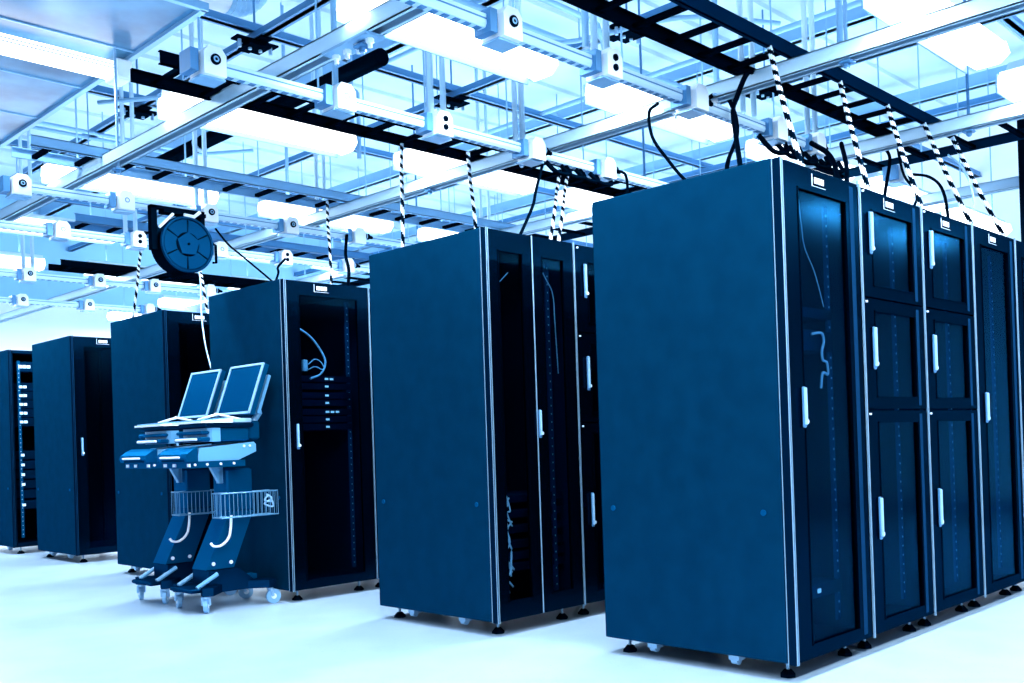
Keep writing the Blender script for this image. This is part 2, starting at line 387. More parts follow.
server(.11, .072, 1.33, h=.09, label='switch with looped patch cables behind the nearest glass door', leds=0, name='network_switch')
server(.11, .072, 1.47, h=.045, label='thin second switch above the switch in the nearest rack', leds=0, name='network_switch')
server(.11, .072, .28, h=.06, label='low unit with faint markings at the foot of the nearest rack', leds=1, name='power_unit')
def cable(name, pts, r, mat_, label, cat='cable', group=None, per=6, stripe=None, n=8):
    pp = curve_pts(pts, per) if len(pts) > 2 else lin(pts[0], pts[1], 24)
    return tag(MB().tube(pp, r, n, 0, stripe).build(name, mat_, smooth=True), label, cat, group)
cable('patch_cable', [(.06, 3.555, 1.775), (.13, 3.55, 1.755), (.22, 3.55, 1.69), (.30, 3.55, 1.57), (.27, 3.55, 1.48), (.18, 3.55, 1.44)], .007, 'cable_l', 'pale cable arching over the servers behind the glass door')
cable('patch_cable', [(.17, 3.555, 1.535), (.22, 3.55, 1.57), (.27, 3.55, 1.55), (.29, 3.55, 1.50), (.22, 3.55, 1.52), (.17, 3.555, 1.50)], .004, 'cable_l', 'thin looped cable at the plug above the servers')
MB().box(.125, .155, 3.55, 3.57, 1.49, 1.56)
tag(MB().rbox(.130, .165, 3.55, 3.572, 1.49, 1.565, .003).build('cable_clip', 'cable_l'), 'pale block connector where the thin cables meet above the servers', 'connector')
cable('hanging_wire', [(.27, .05, 1.96), (.28, .045, 1.85), (.30, .045, 1.76), (.38, .045, 1.66), (.45, .045, 1.52)], .0022, 'cable_l', 'thin wire curving down behind the nearest glass door')
cable('patch_cable', [(.36, .060, 1.40), (.41, .04, 1.405), (.43, .04, 1.37), (.41, .04, 1.33), (.415, .04, 1.29), (.45, .04, 1.28), (.455, .04, 1.23), (.41, .04, 1.235), (.41, .05, 1.17)], .0055, 'cable_l', 'looped patch cable hanging from the switch in the nearest rack')
random.seed(11)
for k in range(7):
    z = .25+k*.07; c = (.075, 1.665)
    pts = [(-.054+.10+random.uniform(0, .1), 1.66+random.uniform(0, .03), z+random.uniform(-.09, .13)) for _ in range(7)]
    cable('patch_cable', pts, .0045, 'badge', 'tangled pale cable in the bottom of the paired door rack', group='tangled cables in the second row rack')
cable('patch_cable', [(.02, 1.665, 1.78), (.07, 1.66, 1.80), (.12, 1.66, 1.84), (.16, 1.665, 1.87)], .003, 'cable_l', 'faint cable slanting behind the upper left narrow pane')
cable('patch_cable', [(.40, 1.665, 1.93), (.45, 1.66, 1.86), (.50, 1.66, 1.78), (.51, 1.66, 1.62), (.53, 1.665, 1.35)], .003, 'cable_l', 'faint cable drooping behind the upper right narrow pane')

# ------------------------------------------------------------------ carts
def make_cart():
    t = thing('computer_cart', '', 'cart')
    # base: swept-H foot plate, low and black, with raised nose bars toward -x
    pr_ = [(-.26, -.19), (-.20, -.21), (-.08, -.10), (.10, -.10), (.19, -.20), (.25, -.19), (.26, -.13), (.21, .0), (.26, .13), (.25, .19), (.19, .20), (.10, .10), (-.08, .10), (-.20, .21), (-.26, .19), (-.23, .11), (-.15, .05), (-.15, -.05), (-.23, -.11)]
    MB().prism([(a, b_) for a, b_ in pr_], .105, .155, 'z').build('base', 'cartd', t)
    MB().rbox(-.31, -.12, -.14, .14, .125, .150, .006).build('pedal_plate', 'cartd', t)
    for y in (-.12, .12): MB().tube([(-.26, y, .152), (-.12, y, .225)], .014, 8).build('pedal_bar', 'cartg', t)
    MB().prism([(-.17, .155), (.15, .155), (.07, .22), (.03, .245), (-.17, .245)], -.10, .10, 'y').build('base_box', 'cartd', t)
    MB().rbox(.14, .19, -.06, .0, .155, .19, .004).build('battery_cap', 'cartm', t)
    lg = MB().prism([(-.18, .25), (.01, .25), (.16, .60), (-.01, .60)], -.09, .09, 'y').build('leg_column', 'cartm', t)
    for x in (-.14, -.02):
        MB().cyl((x+.01, -.096, .285), (x+.01, -.09, .285), .012, 10).build('bolt', 'badge', lg)
    MB().rbox(-.02, .16, -.09, .09, .60, .87, .01).build('upper_column', 'cartm', t)
    MB().box(-.055, -.035, -.06, -.02, .78, .90).prism([(-.12, .90), (-.03, .90), (-.03, .78), (-.055, .78)], -.06, -.03, 'y').build('support_bracket', 'cartg', t)
    # wire basket hung on the -y side and front
    bk = MB(); x0, x1, y0, y1, z0, z1 = -.12, .28, -.19, -.08, .57, .72
    for z in (z0, z1): bk.tube([(x0, y0, z), (x1, y0, z), (x1, y1, z), (x0, y1, z), (x0, y0, z)], .0045, 5)
    for k in range(15):
        x = x0+(x1-x0)*k/14; bk.tube([(x, y0, z1), (x, y0, z0), (x, y1, z0), (x, y1, z1)], .0022, 4)
    for k in range(1, 5):
        y = y0+(y1-y0)*k/5; bk.tube([(x0, y, z1), (x0, y, z0), (x1, y, z0), (x1, y, z1)], .0022, 4)
    b_ = bk.build('basket', 'wire', t)
    MB().tube(curve_pts([(.20, -.185, .70), (.24, -.18, .67), (.19, -.175, .64), (.25, -.18, .62), (.22, -.185, .69), (.19, -.18, .66), (.25, -.175, .65)], 5), .006, 6).build('coiled_plug', 'cable_l', b_)
    # lower block: pale wedge chassis, dark rail under it, rounded visor drawer at the front
    MB().prism([(-.26, .925), (-.24, 1.005), (.13, 1.035), (.145, 1.02), (.145, .975), (.02, .925)], -.17, .17, 'y').build('chassis_wedge', 'cartg', t)
    MB().prism([(-.31, .885), (-.31, .925), (.06, .925), (.06, .885)], -.18, .18, 'y').build('lower_rail', 'cartm', t)
    vis = MB(); prof = [(-.335, .925), (-.345, .95), (-.335, .97), (-.30, .995), (-.262, 1.012), (-.262, .925)]
    vis.prism(prof, -.19, .19, 'y'); d_ = vis.build('front_drawer', 'cartm', t)
    MB().rbox(-.356, -.34, -.12, .13, .945, .957, .004).build('drawer_handle', 'white', d_)
    MB().box(-.345, -.33, -.16, .12, .925, .936).build('drawer_slot', 'cartd', d_)
    for y in (-.185, .0, .12): MB().box(-.318, -.31, y, y+.03, .893, .912).build('front_latch', 'badge', t)
    for x in (-.28, -.20, -.11, -.02):
        MB().cyl((x, -.187, .905), (x, -.179, .905), .008, 8).build('screw', 'badge', t)
    MB().cyl((.06, -.176, 1.01), (.06, -.169, 1.01), .008, 8).cyl((.10, -.176, 1.012), (.10, -.169, 1.012), .008, 8).build('screw', 'badge', t)
    # middle housing with a rounded pale nose, drawer pair in front
    MB().rbox(-.14, .10, -.17, .17, 1.045, 1.125, .008).build('middle_housing', 'cartm', t)
    ns = [(-.13+.05*math.cos(a_), 0) for a_ in (0,)]
    MB().prism([(-.10, -.172), (-.155, -.172), (-.178, -.155), (-.182, -.13), (-.182, .13), (-.178, .155), (-.155, .172), (-.10, .172)], 1.043, 1.127, 'z').build('rounded_front', 'cartg', t)
    md = MB().rbox(-.235, -.17, -.18, .17, 1.045, 1.072, .006).build('middle_drawer', 'cartm', t)
    MB().rbox(-.225, -.17, -.17, .16, 1.088, 1.110, .006).build('upper_drawer', 'cartm', t)
    MB().rbox(-.252, -.235, -.14, .13, 1.050, 1.066, .004).build('drawer_handle', 'white', md)
    MB().rbox(-.20, .13, -.18, .18, 1.130, 1.158, .006).build('work_shelf', 'cartd', t)
    kb = MB().prism([(-.235, 1.158), (-.235, 1.170), (-.02, 1.186), (-.02, 1.158)], -.19, .19, 'y').build('keyboard', 'white', t)
    ky = MB()
    for a in range(5):
        for c in range(13): ky.box(-.225+a*.038, -.195+a*.038, -.175+c*.027, -.153+c*.027, 1.168+a*.0028, 1.178+a*.0028)
    ky.build('keys', 'cartg', kb)['kind'] = 'stuff'
    MB().tube(curve_pts([(-.18, -.05, 1.18), (-.14, -.13, 1.20), (-.06, -.06, 1.212), (.0, .06, 1.22), (.06, .0, 1.20), (.10, -.12, 1.175)], 6), .008, 6).build('cord', 'white', t)
    MB().rbox(.0, .12, -.17, -.06, 1.158, 1.185, .004).build('adapter_block', 'cable_l', t)
    R = Matrix.Rotation(math.radians(20), 3, 'Y'); c = (.10, 0, 1.21)
    mo = MB().box(.085, .122, -.205, .205, 1.21, 1.55, R=R, c=c).build('monitor', 'cartm', t)
    MB().box(.082, .087, -.188, .188, 1.228, 1.535, R=R, c=c).build('screen', 'screen', mo)
    bz = MB()
    for q in ((-.205, .205, 1.538, 1.551), (-.205, .205, 1.209, 1.222), (-.206, -.191, 1.209, 1.551), (.191, .206, 1.209, 1.551)): bz.box(.078, .088, q[0], q[1], q[2], q[3], R=R, c=c)
    tag(bz.build('bezel', 'midl', mo), 'pale monitor bezel')
    MB().box(.155, .175, -.17, .0, 1.24, 1.50, R=R, c=c).box(.122, .156, -.12, -.06, 1.30, 1.40, R=R, c=c).build('rear_holder', 'cartg', mo)
    MB().tube([(.20, -.10, 1.28), (.215, -.10, 1.22), (.16, -.10, 1.15)], .022, 8).build('monitor_arm', 'cartg', t)
    MB().rbox(.10, .19, -.15, .10, 1.05, 1.17, .01).build('rear_box', 'cartm', t)
    # hanging cord with plug beside the leg
    MB().tube(curve_pts([(-.02, -.13, .58), (-.03, -.135, .50), (-.05, -.14, .44), (-.10, -.14, .40), (-.15, -.14, .40), (-.17, -.14, .42)], 6), .008, 6).build('hanging_cord', 'white', t)
    for (x, y, a) in ((-.23, -.17, .9), (-.23, .17, 1.3), (.215, -.17, -.15), (.215, .17, -.25)):
        ca, sa = math.cos(a), math.sin(a)
        w_ = MB().cyl((x-.012*sa+.02*ca, y+.012*ca+.02*sa, .047), (x+.012*sa+.02*ca, y-.012*ca+.02*sa, .047), .047, 18).build('caster_wheel', 'midl', t, smooth=False)
        w_['label'] = 'pale caster wheel'
        MB().cyl((x-.014*sa+.02*ca, y+.014*ca+.02*sa, .047), (x+.014*sa+.02*ca, y-.014*ca+.02*sa, .047), .018, 12).build('hub', 'white', w_)
        MB().cyl((x, y, .09), (x, y, .108), .02, 10).tube([(x-.02*sa, y+.02*ca, .10), (x+.012*ca-.02*sa, y+.012*sa+.02*ca, .05)], .009, 6).tube([(x+.02*sa, y-.02*ca, .10), (x+.012*ca+.02*sa, y+.012*sa-.02*ca, .05)], .009, 6).build('caster_fork', 'zinc', w_)
    return t
cA = make_cart(); cA.location = (-.36, 3.76, 0)
tag(cA, 'wheeled computer cart nearer the camera, with tilted monitor and wire basket', 'cart', 'computer carts')
cB = copy_tree(cA); cB.location = (-.345, 4.33, 0)
tag(cB, 'wheeled computer cart standing behind the other one, its column half hidden', 'cart', 'computer carts')

# ------------------------------------------------------------------ overhead: strut beams (along y)
def strut_beam(x, y0, y1, z, label, wd=.085, h=.075):
    t = thing('strut_beam', label, 'steel beam', (x, y0, z), 0, 'long strut beams')
    L = y1-y0; a = wd/2
    MB().box(-a, -a+.006, 0, L, 0, h).box(a-.006, a, 0, L, 0, h).box(-a, a, 0, L, h-.006, h).box(-a, -a+.02, 0, L, 0, .005).box(a-.02, a, 0, L, 0, .005).build('channel', 'strut', t)
    MB().box(-.008, .008, 0, L, .02, h-.006).build('inner_web', 'mid', t)
    return t
strut_beam(-.98, -1.5, 10.5, 2.70, 'pale strut beam crossing the upper left, nearest the liner sheet')
strut_beam(.80, -2.6, 11.5, 2.68, 'long pale strut beam crossing the middle, from the top right corner down left')
strut_beam(2.36, -2.0, 11.5, 2.68, 'pale strut beam over the right end of the near rack row')
strut_beam(4.1, -1.0, 11.5, 2.68, 'pale strut beam farthest to the right, beyond the racks')

# ------------------------------------------------------------------ overhead: ladder trays
def ladder(x0, x1, yc, z, label, m_, wd=.31, h=.062, step=.25, along='x', mr=None, group='ladder cable trays', far=None):
    t = thing('ladder_tray', label, 'cable tray', (x0, yc, z) if along == 'x' else (yc, x0, z), 0 if along == 'x' else math.pi/2, group)
    L = x1-x0; a = wd/2
    for s_ in (-1, 1):
        y = s_*a
        MB().box(0, L, min(y, y-s_*.006), max(y, y-s_*.006), 0, h).box(0, L, min(y, y-s_*.022), max(y, y-s_*.022), 0, .005).box(0, L, min(y, y-s_*.022), max(y, y-s_*.022), h-.005, h).build('side_rail', (far or m_) if s_ > 0 else m_, t)
    k = step*.5
    while k < L:
        MB().box(k-.014, k+.014, -a+.006, a-.006, .008, .03).build('rung', mr or m_, t); k += step
    return t
ladder(-1.43, 2.55, .475, 2.755, 'black ladder tray crossing the top right above the near rack row', 'tray', mr='black', h=.07, far='black')  # far rail coloured black to imitate its unlit inner side
ladder(-1.43, 2.5, 2.42, 2.755, 'black ladder tray above the second rack row', 'black', mr='black')
ladder(-1.43, 2.5, 4.02, 2.755, 'ladder tray above the third rack row, behind the first lights', 'midl', mr='black')
ladder(-.5, 2.5, 5.75, 2.755, 'ladder tray above the fourth rack row', 'mid', mr='black')
ladder(.1, 2.5, 7.62, 2.755, 'black ladder tray above the fifth rack row', 'black', mr='black')
ladder(-1.0, 9.5, 2.86, 2.76, 'wide ladder tray running away along the right, crossing all the rack rows', 'tray', wd=.55, along='y', mr='black', step=.3)

# ------------------------------------------------------------------ overhead: power rails with plug boxes
def busway(x0, x1, y, z, label, ribs=True):
    t = thing('power_rail', label, 'power rail', (x0, y, z), 0, 'power rails')
    L = x1-x0
    MB().prism([(-.028, .052), (.028, .052), (.028, .014), (.020, 0), (-.020, 0), (-.028, .014)], 0, L).build('rail_body', 'strut', t)
    MB().box(0, L, -.0295, -.028, .030, .036).build('groove', 'mid', t)
    s_ = MB(); k = .03
    while k < L-.05: s_.box(k, k+.028, -.014, .014, -.003, 0); k += .056
    o = s_.build('contact_slots', 'mid', t); o['kind'] = 'stuff'
    return t
BY = [(.8, 2.64), (1.9, 2.64), (4.4, 2.64), (5.5, 2.64), (7.5, 2.64)]
busway(-1.5, 1.95, .8, 2.615, 'power rail nearest the camera, top centre above the front rack row')
busway(-1.45, 2.2, 1.9, 2.615, 'power rail with round socket boxes above the second rack row')
busway(-1.35, 2.3, 4.4, 2.615, 'power rail above the third rack row that carries the cord reel')
busway(-1.2, 2.3, 5.5, 2.615, 'power rail above the fourth rack row')
busway(-.6, 2.3, 7.5, 2.615, 'power rail above the fifth rack row')
busway(-.3, 2.3, 9.1, 2.615, 'power rail farthest back above the last rack')
def plug_box(x, y, kind, label, z=2.645, s_=1.0, group='plug boxes on the power rails'):
    t = thing('plug_box', label, 'socket box', (x, y, z), 0, group)
    a, h = .052*s_, .062*s_
    prof = [(-a, -h), (a, -h), (a, h*.5), (a*.55, h), (-a*.55, h), (-a, h*.5)]
    MB().prism(prof, -.075, .05, 'y').build('box_body', 'white' if kind != 'plain' else 'strut', t)
    MB().box(-a*1.15, a*1.15, -.05, .05, -h-.008, -h).build('clamp_plate', 'midl', t)
    MB().box(-a-.05, -a-.012, -.05, .045, -h*.8, h*.7).build('side_clamp', 'mid', t)
    if kind == 'socket':
        q = MB().cyl((0, -.075, .005), (0, -.083, .005), .023, 18).build('socket', 'black', t)
        MB().torus((0, -.084, .005), .010, .0035, 'y', 14, 5).build('socket_ring', 'midl', q)
    elif kind == 'double':
        for dz in (-.022, .022): MB().cyl((0, -.075, dz), (0, -.083, dz), .015, 16).build('socket', 'black', t)
    elif kind == 'ring':
        MB().torus((0, -.076, .0), .014, .0025, 'y', 16, 5).build('indicator_ring', 'mid', t)
    elif kind == 'plug':
        p = MB().cyl((a, -.03, .01), (a+.055, -.03, .01), .024, 12).cyl((a+.055, -.03, .01), (a+.095, -.03, .005), .017, 12, r2=.011).build('plug', 'black', t)
        MB().torus((a+.03, -.03, .01), .024, .004, 'x', 14, 5).build('plug_collar', 'zinc', p)
    return t
PB = [(-1.40, 1.9, 'socket', 'white plug box with round black socket at the upper left'), (-.72, 1.9, 'ring', 'white plug box with small ring, right of the round socket box'),
      (-.10, 1.9, 'double', 'white plug box with two round sockets under a pair of conduits, centre'), (.61, 1.9, 'plug', 'white plug box with black plug where the middle beam crosses'),
      (1.25, 1.9, 'plug', 'plug box with black plug above the far end of the second row'),
      (-.71, .8, 'socket', 'plug box with round black socket at the top centre'), (-.07, .8, 'double', 'plug box with two sockets under conduits, top centre right'),
      (.61, .8, 'plug', 'white plug box with black plug just left above the nearest rack'), (1.38, .8, 'plug', 'plug box with black plug behind the nearest rack top'),
      (1.82, .8, 'plug', 'plug box with black plug under the ladder tray at right'),
      (-1.32, 4.4, 'socket', 'white plug box with dark socket at the left edge'), (-.67, 4.4, 'ring', 'white plug box left of the cord reel'),
      (-.07, 4.4, 'socket', 'plug box right of the cord reel'), (.59, 4.4, 'socket', 'white plug box with dark socket right of the middle'), (1.21, 4.4, 'plug', 'plug box with black plug above the third row'),
      (-.66, 5.5, 'ring', 'white plug box low at the left edge of the ceiling clutter'), (-.08, 5.5, 'double', 'plug box with two sockets left below the reel'),
      (.62, 5.5, 'ring', 'plug box on the fourth rail behind the reel'), (1.24, 5.5, 'double', 'plug box with two dark sockets above the third row rack'), (1.90, 5.5, 'plug', 'plug box at the right of the fourth rail'),
      (-.19, 7.5, 'socket', 'small far plug box near the left edge'), (.45, 7.5, 'socket', 'small far plug box above the lone rack'), (1.0, 7.5, 'socket', 'small far plug box above the fourth rack'), (1.6, 7.5, 'plug', 'small far plug box with plug'),
      (.3, 9.1, 'socket', 'tiny plug box on the farthest rail, left one'), (1.0, 9.1, 'socket', 'tiny plug box on the farthest rail, middle one'), (1.7, 9.1, 'plug', 'tiny plug box on the farthest rail, right one')]
PB.append((3.05, .83, 'plug', 'plug box under the wide tray at the right, feeding a curved black cable', 2.69))
for a in PB: plug_box(*a)

# ------------------------------------------------------------------ overhead: conduits, rods
def conduit(pts, r, label, m_='strut', group='conduits'):
    o = MB().tube(curve_pts(pts, 6) if len(pts) > 2 else pts, r, 10).build('conduit', m_, smooth=True)
    return tag(o, label, 'conduit', group)
for (x, y, d_, lb) in ((-.13, 1.9, .085, 'over the centre double socket box'), (-.12, .8, .085, 'over the top centre double socket box'), (1.80, .8, .09, 'rising behind the near ladder tray at right'),
                   (-.14, 4.4, .07, 'behind the left lights'), (.86, 4.4, .07, 'left of the striped cords'), (-.16, 5.5, .08, 'at the left below the liner'), (.62, 2.02, .06, 'beside the middle beam'),
                   (-.22, 7.5, .08, 'near the left edge, far back'), (2.6, 4.4, .1, 'above the second row'), (1.1, .8, .11, 'crossing the near ladder tray')):
    for k in (0, 1):
        conduit([(x+k*d_, y+(.0), 2.69), (x+k*d_, y, 4.47)], .016, f'{("left", "right")[k]} conduit of the vertical pair {lb}')
for (x0, y0, lb) in ((1.56, 1.25, 'paired conduits right of the near tray'), (-.3, 2.5, 'curved conduit behind the first strip light'), (.3, 1.2, 'curved conduit behind the top centre boxes')):
    conduit([(x0, y0, 2.95), (x0, y0, 3.75), (x0-.03, y0+.03, 3.93), (x0-.15, y0+.15, 4.02), (x0-.35, y0+.35, 3.97), (x0-1.2, y0+1.2, 3.97)], .018, f'bent conduit sweeping left at the ceiling, {lb}', 'midl')
for i, (pts, lb) in enumerate((
    ([(-.6, 6.6, 3.78), (1.0, 6.6, 3.78), (1.12, 6.55, 3.78), (1.4, 6.2, 3.78)], 'kinked below the left grid bars'),
    ([(-.6, 6.75, 3.78), (1.1, 6.75, 3.78)], 'short and straight below the left grid bars'),
    ([(.4, 3.3, 3.0), (.4, 3.3, 3.6), (.45, 3.3, 3.72), (.6, 3.3, 3.77), (1.5, 3.3, 3.77)], 'rising then turning right behind the first lights'),
    ([(.9, 3.9, 3.1), (.9, 3.9, 3.5), (.88, 3.95, 3.62), (.7, 4.3, 3.7), (-.3, 5.6, 3.7)], 'rising then turning away above the third row'),
    ([(2.6, 1.4, 3.77), (2.0, 1.8, 3.77), (1.7, 2.6, 3.77), (1.1, 2.75, 3.77), (1.0, 3.4, 3.77), (1.0, 5.5, 3.77)], 'wandering between the grid bars in the centre'),
    ([(.2, .4, 3.4), (1.2, .4, 3.4), (1.38, .4, 3.34), (1.42, .4, 3.2), (1.42, .4, 2.95)], 'running right then dropping behind the near tray'),
    ([(-.7, 1.5, 3.3), (.6, 1.5, 3.3), (.78, 1.5, 3.25), (.84, 1.5, 3.1), (.84, 1.5, 2.86)], 'running right then dropping at the middle beam'),
    ([(3.0, -.6, 3.9), (3.0, 2.0, 3.9), (3.0, 6.0, 3.9)], 'long and straight above the wide tray at right'),
    ([(-.5, 8.4, 3.4), (3.2, 8.4, 3.4)], 'low across the far left'), ([(-.5, 10.2, 3.2), (4.2, 10.2, 3.2)], 'lowest before the far wall'))):
    conduit(pts, .017 if i < 7 else .022, f'ceiling conduit {lb}', 'midl', 'ceiling conduits')
for i, (y, x0, x1) in enumerate(((1.1, -1.2, 4.5), (3.2, -.6, 4.5), (6.6, -.3, 5.0))):
    conduit([(x0, y, 4.15), (x1, y, 4.15)], .03, f'long ceiling pipe running left to right, {["nearest", "middle", "farthest"][i]} of three', 'midl')
RZ = [(-.98, 3.75, 3.38, 'at the end of the liner lamp'), (-.98, 6.35, 3.38, 'at the left corner of the liner'), (-.98, 1.35, 4.47, 'over the near end of the upper left beam'),
      (.80, 2.15, 4.47, 'where the middle beam crosses the second tray'), (.80, .07, 4.47, 'over the near tray on the middle beam'), (.80, 3.0, 4.47, 'on the middle beam behind the lights'), (.80, 4.7, 4.47, 'on the middle beam above the third row'),
      (2.36, .1, 4.47, 'rising from the right beam against the white'), (2.36, 2.4, 4.47, 'on the right beam above the second tray'), (2.36, 5.0, 4.47, 'on the right beam far back')]
for (x, y, zt, lb) in RZ:
    t = thing('hanger_rod', f'thin threaded hanger rod {lb}', 'hanger rod', (x, y, 2.64), 0, 'hanger rods')
    MB().cyl((0, 0, 0), (0, 0, zt-2.64), .009, 8).build('rod', 'mid' if x > 2 else 'zinc', t)
    MB().rbox(-.03, .03, -.03, .03, .022, .036, .004).cyl((0, 0, .006), (0, 0, .022), .016, 6).build('washer_nut', 'mid', t)

# bolted clamps below strut
for i, (x, y, lb) in enumerate(((-.98, 1.42, 'row of four white bolts under the upper left beam'), (.80, .9, 'row of four white bolts under the middle beam'))):
    t = thing('beam_splice', lb, 'beam splice', (x, y, 2.70))
    MB().box(-.05, .05, -.16, .16, -.012, 0).build('splice_plate', 'midl', t)
    for k in range(4): MB().cyl((0, -.12+k*.08, -.05), (0, -.12+k*.08, -.012), .010, 8).cyl((0, -.12+k*.08, -.03), (0, -.12+k*.08, -.012), .018, 6).build('bolt', 'white', t)

# ------------------------------------------------------------------ ceiling grid and girders
def gbar(name, p0, p1, w_, h_, m_, label, cat, group=None):
    (x0, y0, z0), (x1, y1, _) = p0, p1
    b_ = MB()
    if x0 == x1: b_.box(x0-w_/2, x0+w_/2, y0, y1, z0, z0+h_).box(x0-w_, x0+w_, y0, y1, z0, z0+.008)
    else: b_.box(x0, x1, y0-w_/2, y0+w_/2, z0, z0+h_).box(x0, x1, y0-w_, y0+w_, z0, z0+.008)
    return tag(b_.build(name, m_), label, cat, group)
for i, x in enumerate((.13, 1.95, 3.77, 5.59)): gbar('ceiling_grid_bar', (x, -4, 3.80), (x, 12, 3.8), .04, .06, 'mid', f'grid bar running away under the deck, {ord_[i]} from the left', 'ceiling grid bar', 'ceiling grid bars running away')
for i, y in enumerate((.40, 2.2, 4.02, 5.84, 7.66, 9.5)): gbar('ceiling_grid_bar', (-.8, y, 3.861), (8.5, y, 3.8), .04, .06, 'mid', f'grid bar running left to right under the deck, {ord_[i]} from the front', 'ceiling grid bar', 'ceiling grid bars running across')
for i, x in enumerate((1.60, 4.05, 6.4)): gbar('roof_girder', (x, -5, 4.22), (x, 12, 4.2), .06, .13, 'midl', f'deep roof girder running away, {ord_[i]} from the left', 'girder', 'roof girders')
tag(MB().tube([(.35, 2.9, 3.42), (.35, 6.1, 3.42)], .055, 12).build('sprinkler_pipe', 'black', smooth=True), 'thick black pipe slanting behind the left strip lights', 'pipe')
for q, y in enumerate((4.2, 5.2)):
    tag(MB().tube([(.35, y, 3.42), (.35, y+.05, 3.42)], .068, 12).build('pipe_clamp', 'zinc'), f'bright clamp ring on the black pipe, {"nearer" if q == 0 else "farther"} one', 'pipe clamp')
for i, (x, y) in enumerate(((.13, 4.02), (.13, 5.84), (1.95, 4.02), (1.95, 2.2), (3.77, 2.2))):
    t = thing('grid_connector', f'black bolted connector where ceiling grid bars cross, {ord_[i]} from the left', 'connector', (x, y, 3.80), 0, 'grid connectors')
    MB().box(-.16, .16, -.045, .045, -.012, 0).box(-.045, .045, -.16, .16, -.024, -.012).box(-.08, .08, -.08, .08, -.05, -.024).build('plate', 'black', t)
    bb = MB()
    for k in range(4): MB().cyl((-.12+k*.08, 0, -.065), (-.12+k*.08, 0, -.012), .013, 6).build('bolt', 'zinc', t)
    MB().cyl((0, 0, .12), (0, 0, .66), .008, 6).build('rod', 'mid', t)
# ------------------------------------------------------------------ liner sheet at upper left, its lamp and duct
t = thing('ceiling_liner', 'large flat blue liner sheet with seams filling the upper left corner', 'ceiling panel', (-.86, 2.9, 3.38))
MB().box(-4.5, 0, 0, 3.9, 0, .02).build('sheet', 'liner', t)
for k in range(6): MB().box(-4.5, 0, .02+k*.78, .034+k*.78, -.008, 0).build('seam', 'midl', t)
MB().box(-.02, .015, -.015, 3.9, -.022, .02).build('edge_rail', 'midl', t)
MB().box(-4.5, .015, -.03, .0, -.022, .02).build('edge_rail', 'midl', t)
t = thing('tube_lamp', 'long white tube lamp with end cap hanging under the liner sheet', 'ceiling light', (-.88, 3.86, 3.25))
MB().prism([(-.06, .08), (.06, .08), (.075, .03), (.05, 0), (-.05, 0), (-.075, .03)], -3.6, -.08).build('lamp_body', 'lens', t)
ld = bpy.data.lights.new('tube_lamp_glow', 'AREA'); ld.shape = 'RECTANGLE'; ld.size = 3.4; ld.size_y = .1; ld.energy = 30; ld.color = LIGHT
lo = bpy.data.objects.new('tube_lamp_glow', ld); COL.objects.link(lo); lo.parent = t; lo.location = (-1.85, 0, -.03)
MB().box(-3.6, -.08, -.079, -.0755, .030, .036).box(-3.6, -.08, -.073, -.069, .052, .058).build('body_groove', 'mid', t)
MB().rbox(-.08, .02, -.085, .085, -.02, .10, .01).build('end_cap', 'white', t)
MB().box(-.05, -.03, -.01, .01, .10, .13).box(-2.5, -2.48, -.01, .01, .08, .13).build('hanger', 'zinc', t)
t = thing('flexible_duct', 'white round duct ending in a ribbed grey elbow at the top left', 'duct', (0, 0, 0))
MB().tube([(-2.2, 4.2, 4.14), (.02, 4.2, 4.14)], .11, 18).build('straight_duct', 'white', t, smooth=True)
el = MB(); pts = []; rs = []
for k in range(25):
    a = math.pi/2*k/24; pts.append((.02+.24*math.sin(a), 4.2, 4.36-.22*math.cos(a))); rs.append(.125 if k % 2 else .110)
el.tube(pts, .12, 16, rs=rs).build('ribbed_elbow', 'midl', t)

# ------------------------------------------------------------------ cord reel
t = thing('cord_reel', 'round dark cord reel with pentagon hub hanging from the power rail', 'cord reel', (-.33, 4.22, 2.37))
def pie(a0, a1, r0, r1, y0, y1, n=5):
    prof = [(r1*math.cos(a0+(a1-a0)*k/n), r1*math.sin(a0+(a1-a0)*k/n)) for k in range(n+1)] + [(r0*math.cos(a1+(a0-a1)*k/n), r0*math.sin(a1+(a0-a1)*k/n)) for k in range(n+1)]
    return MB().prism(prof, y0, y1, 'y')
MB().cyl((0, -.03, 0), (0, .11, 0), .19, 40).build('drum', 'black', t)
MB().torus((0, -.035, 0), .178, .013, 'y', 36, 6).build('front_rim', 'cartd', t)
for k in range(6): pie(k*math.pi/3+.04+.5, (k+1)*math.pi/3-.04+.5, .082, .165, -.04, -.03).build('face_segment', 'reel', t)
MB().prism([(.082*math.cos(math.pi/2+k*2*math.pi/5), .082*math.sin(math.pi/2+k*2*math.pi/5)) for k in range(5)], -.055, -.03, 'y').build('pentagon_hub', 'reel', t)
MB().cyl((0, -.06, 0), (0, -.055, 0), .009, 10).build('centre_bolt', 'black', t)
MB().box(-.15, .15, -.02, .06, .20, .225).box(-.23, -.19, 0, .05, -.05, .24).box(.12, .15, 0, .05, .10, .245).box(-.23, .15, 0, .05, .225, .245).build('mounting_bracket', 'black', t)
MB().tube([(-.02, -.04, .195), (.05, -.04, .19), (.10, -.03, .23)], .012, 6).build('feed_arm', 'white', t)
MB().tube([(-.20, -.045, .09), (-.10, -.045, .19)], .010, 6).build('guide_arm', 'white', t)
MB().tube([(.19, -.02, -.10), (.215, -.02, -.10), (.215, -.02, .02), (.19, -.02, .03)], .009, 6).build('cord_guide', 'black', t)
cable('reel_cord', [(-.13, 4.17, 2.50), (-.02, 4.2, 2.41), (.07, 4.2, 2.35), (.10, 3.95, 2.18), (.08, 3.75, 2.07)], .007, 'black', 'thin black cord running from the reel down to the third row rack')

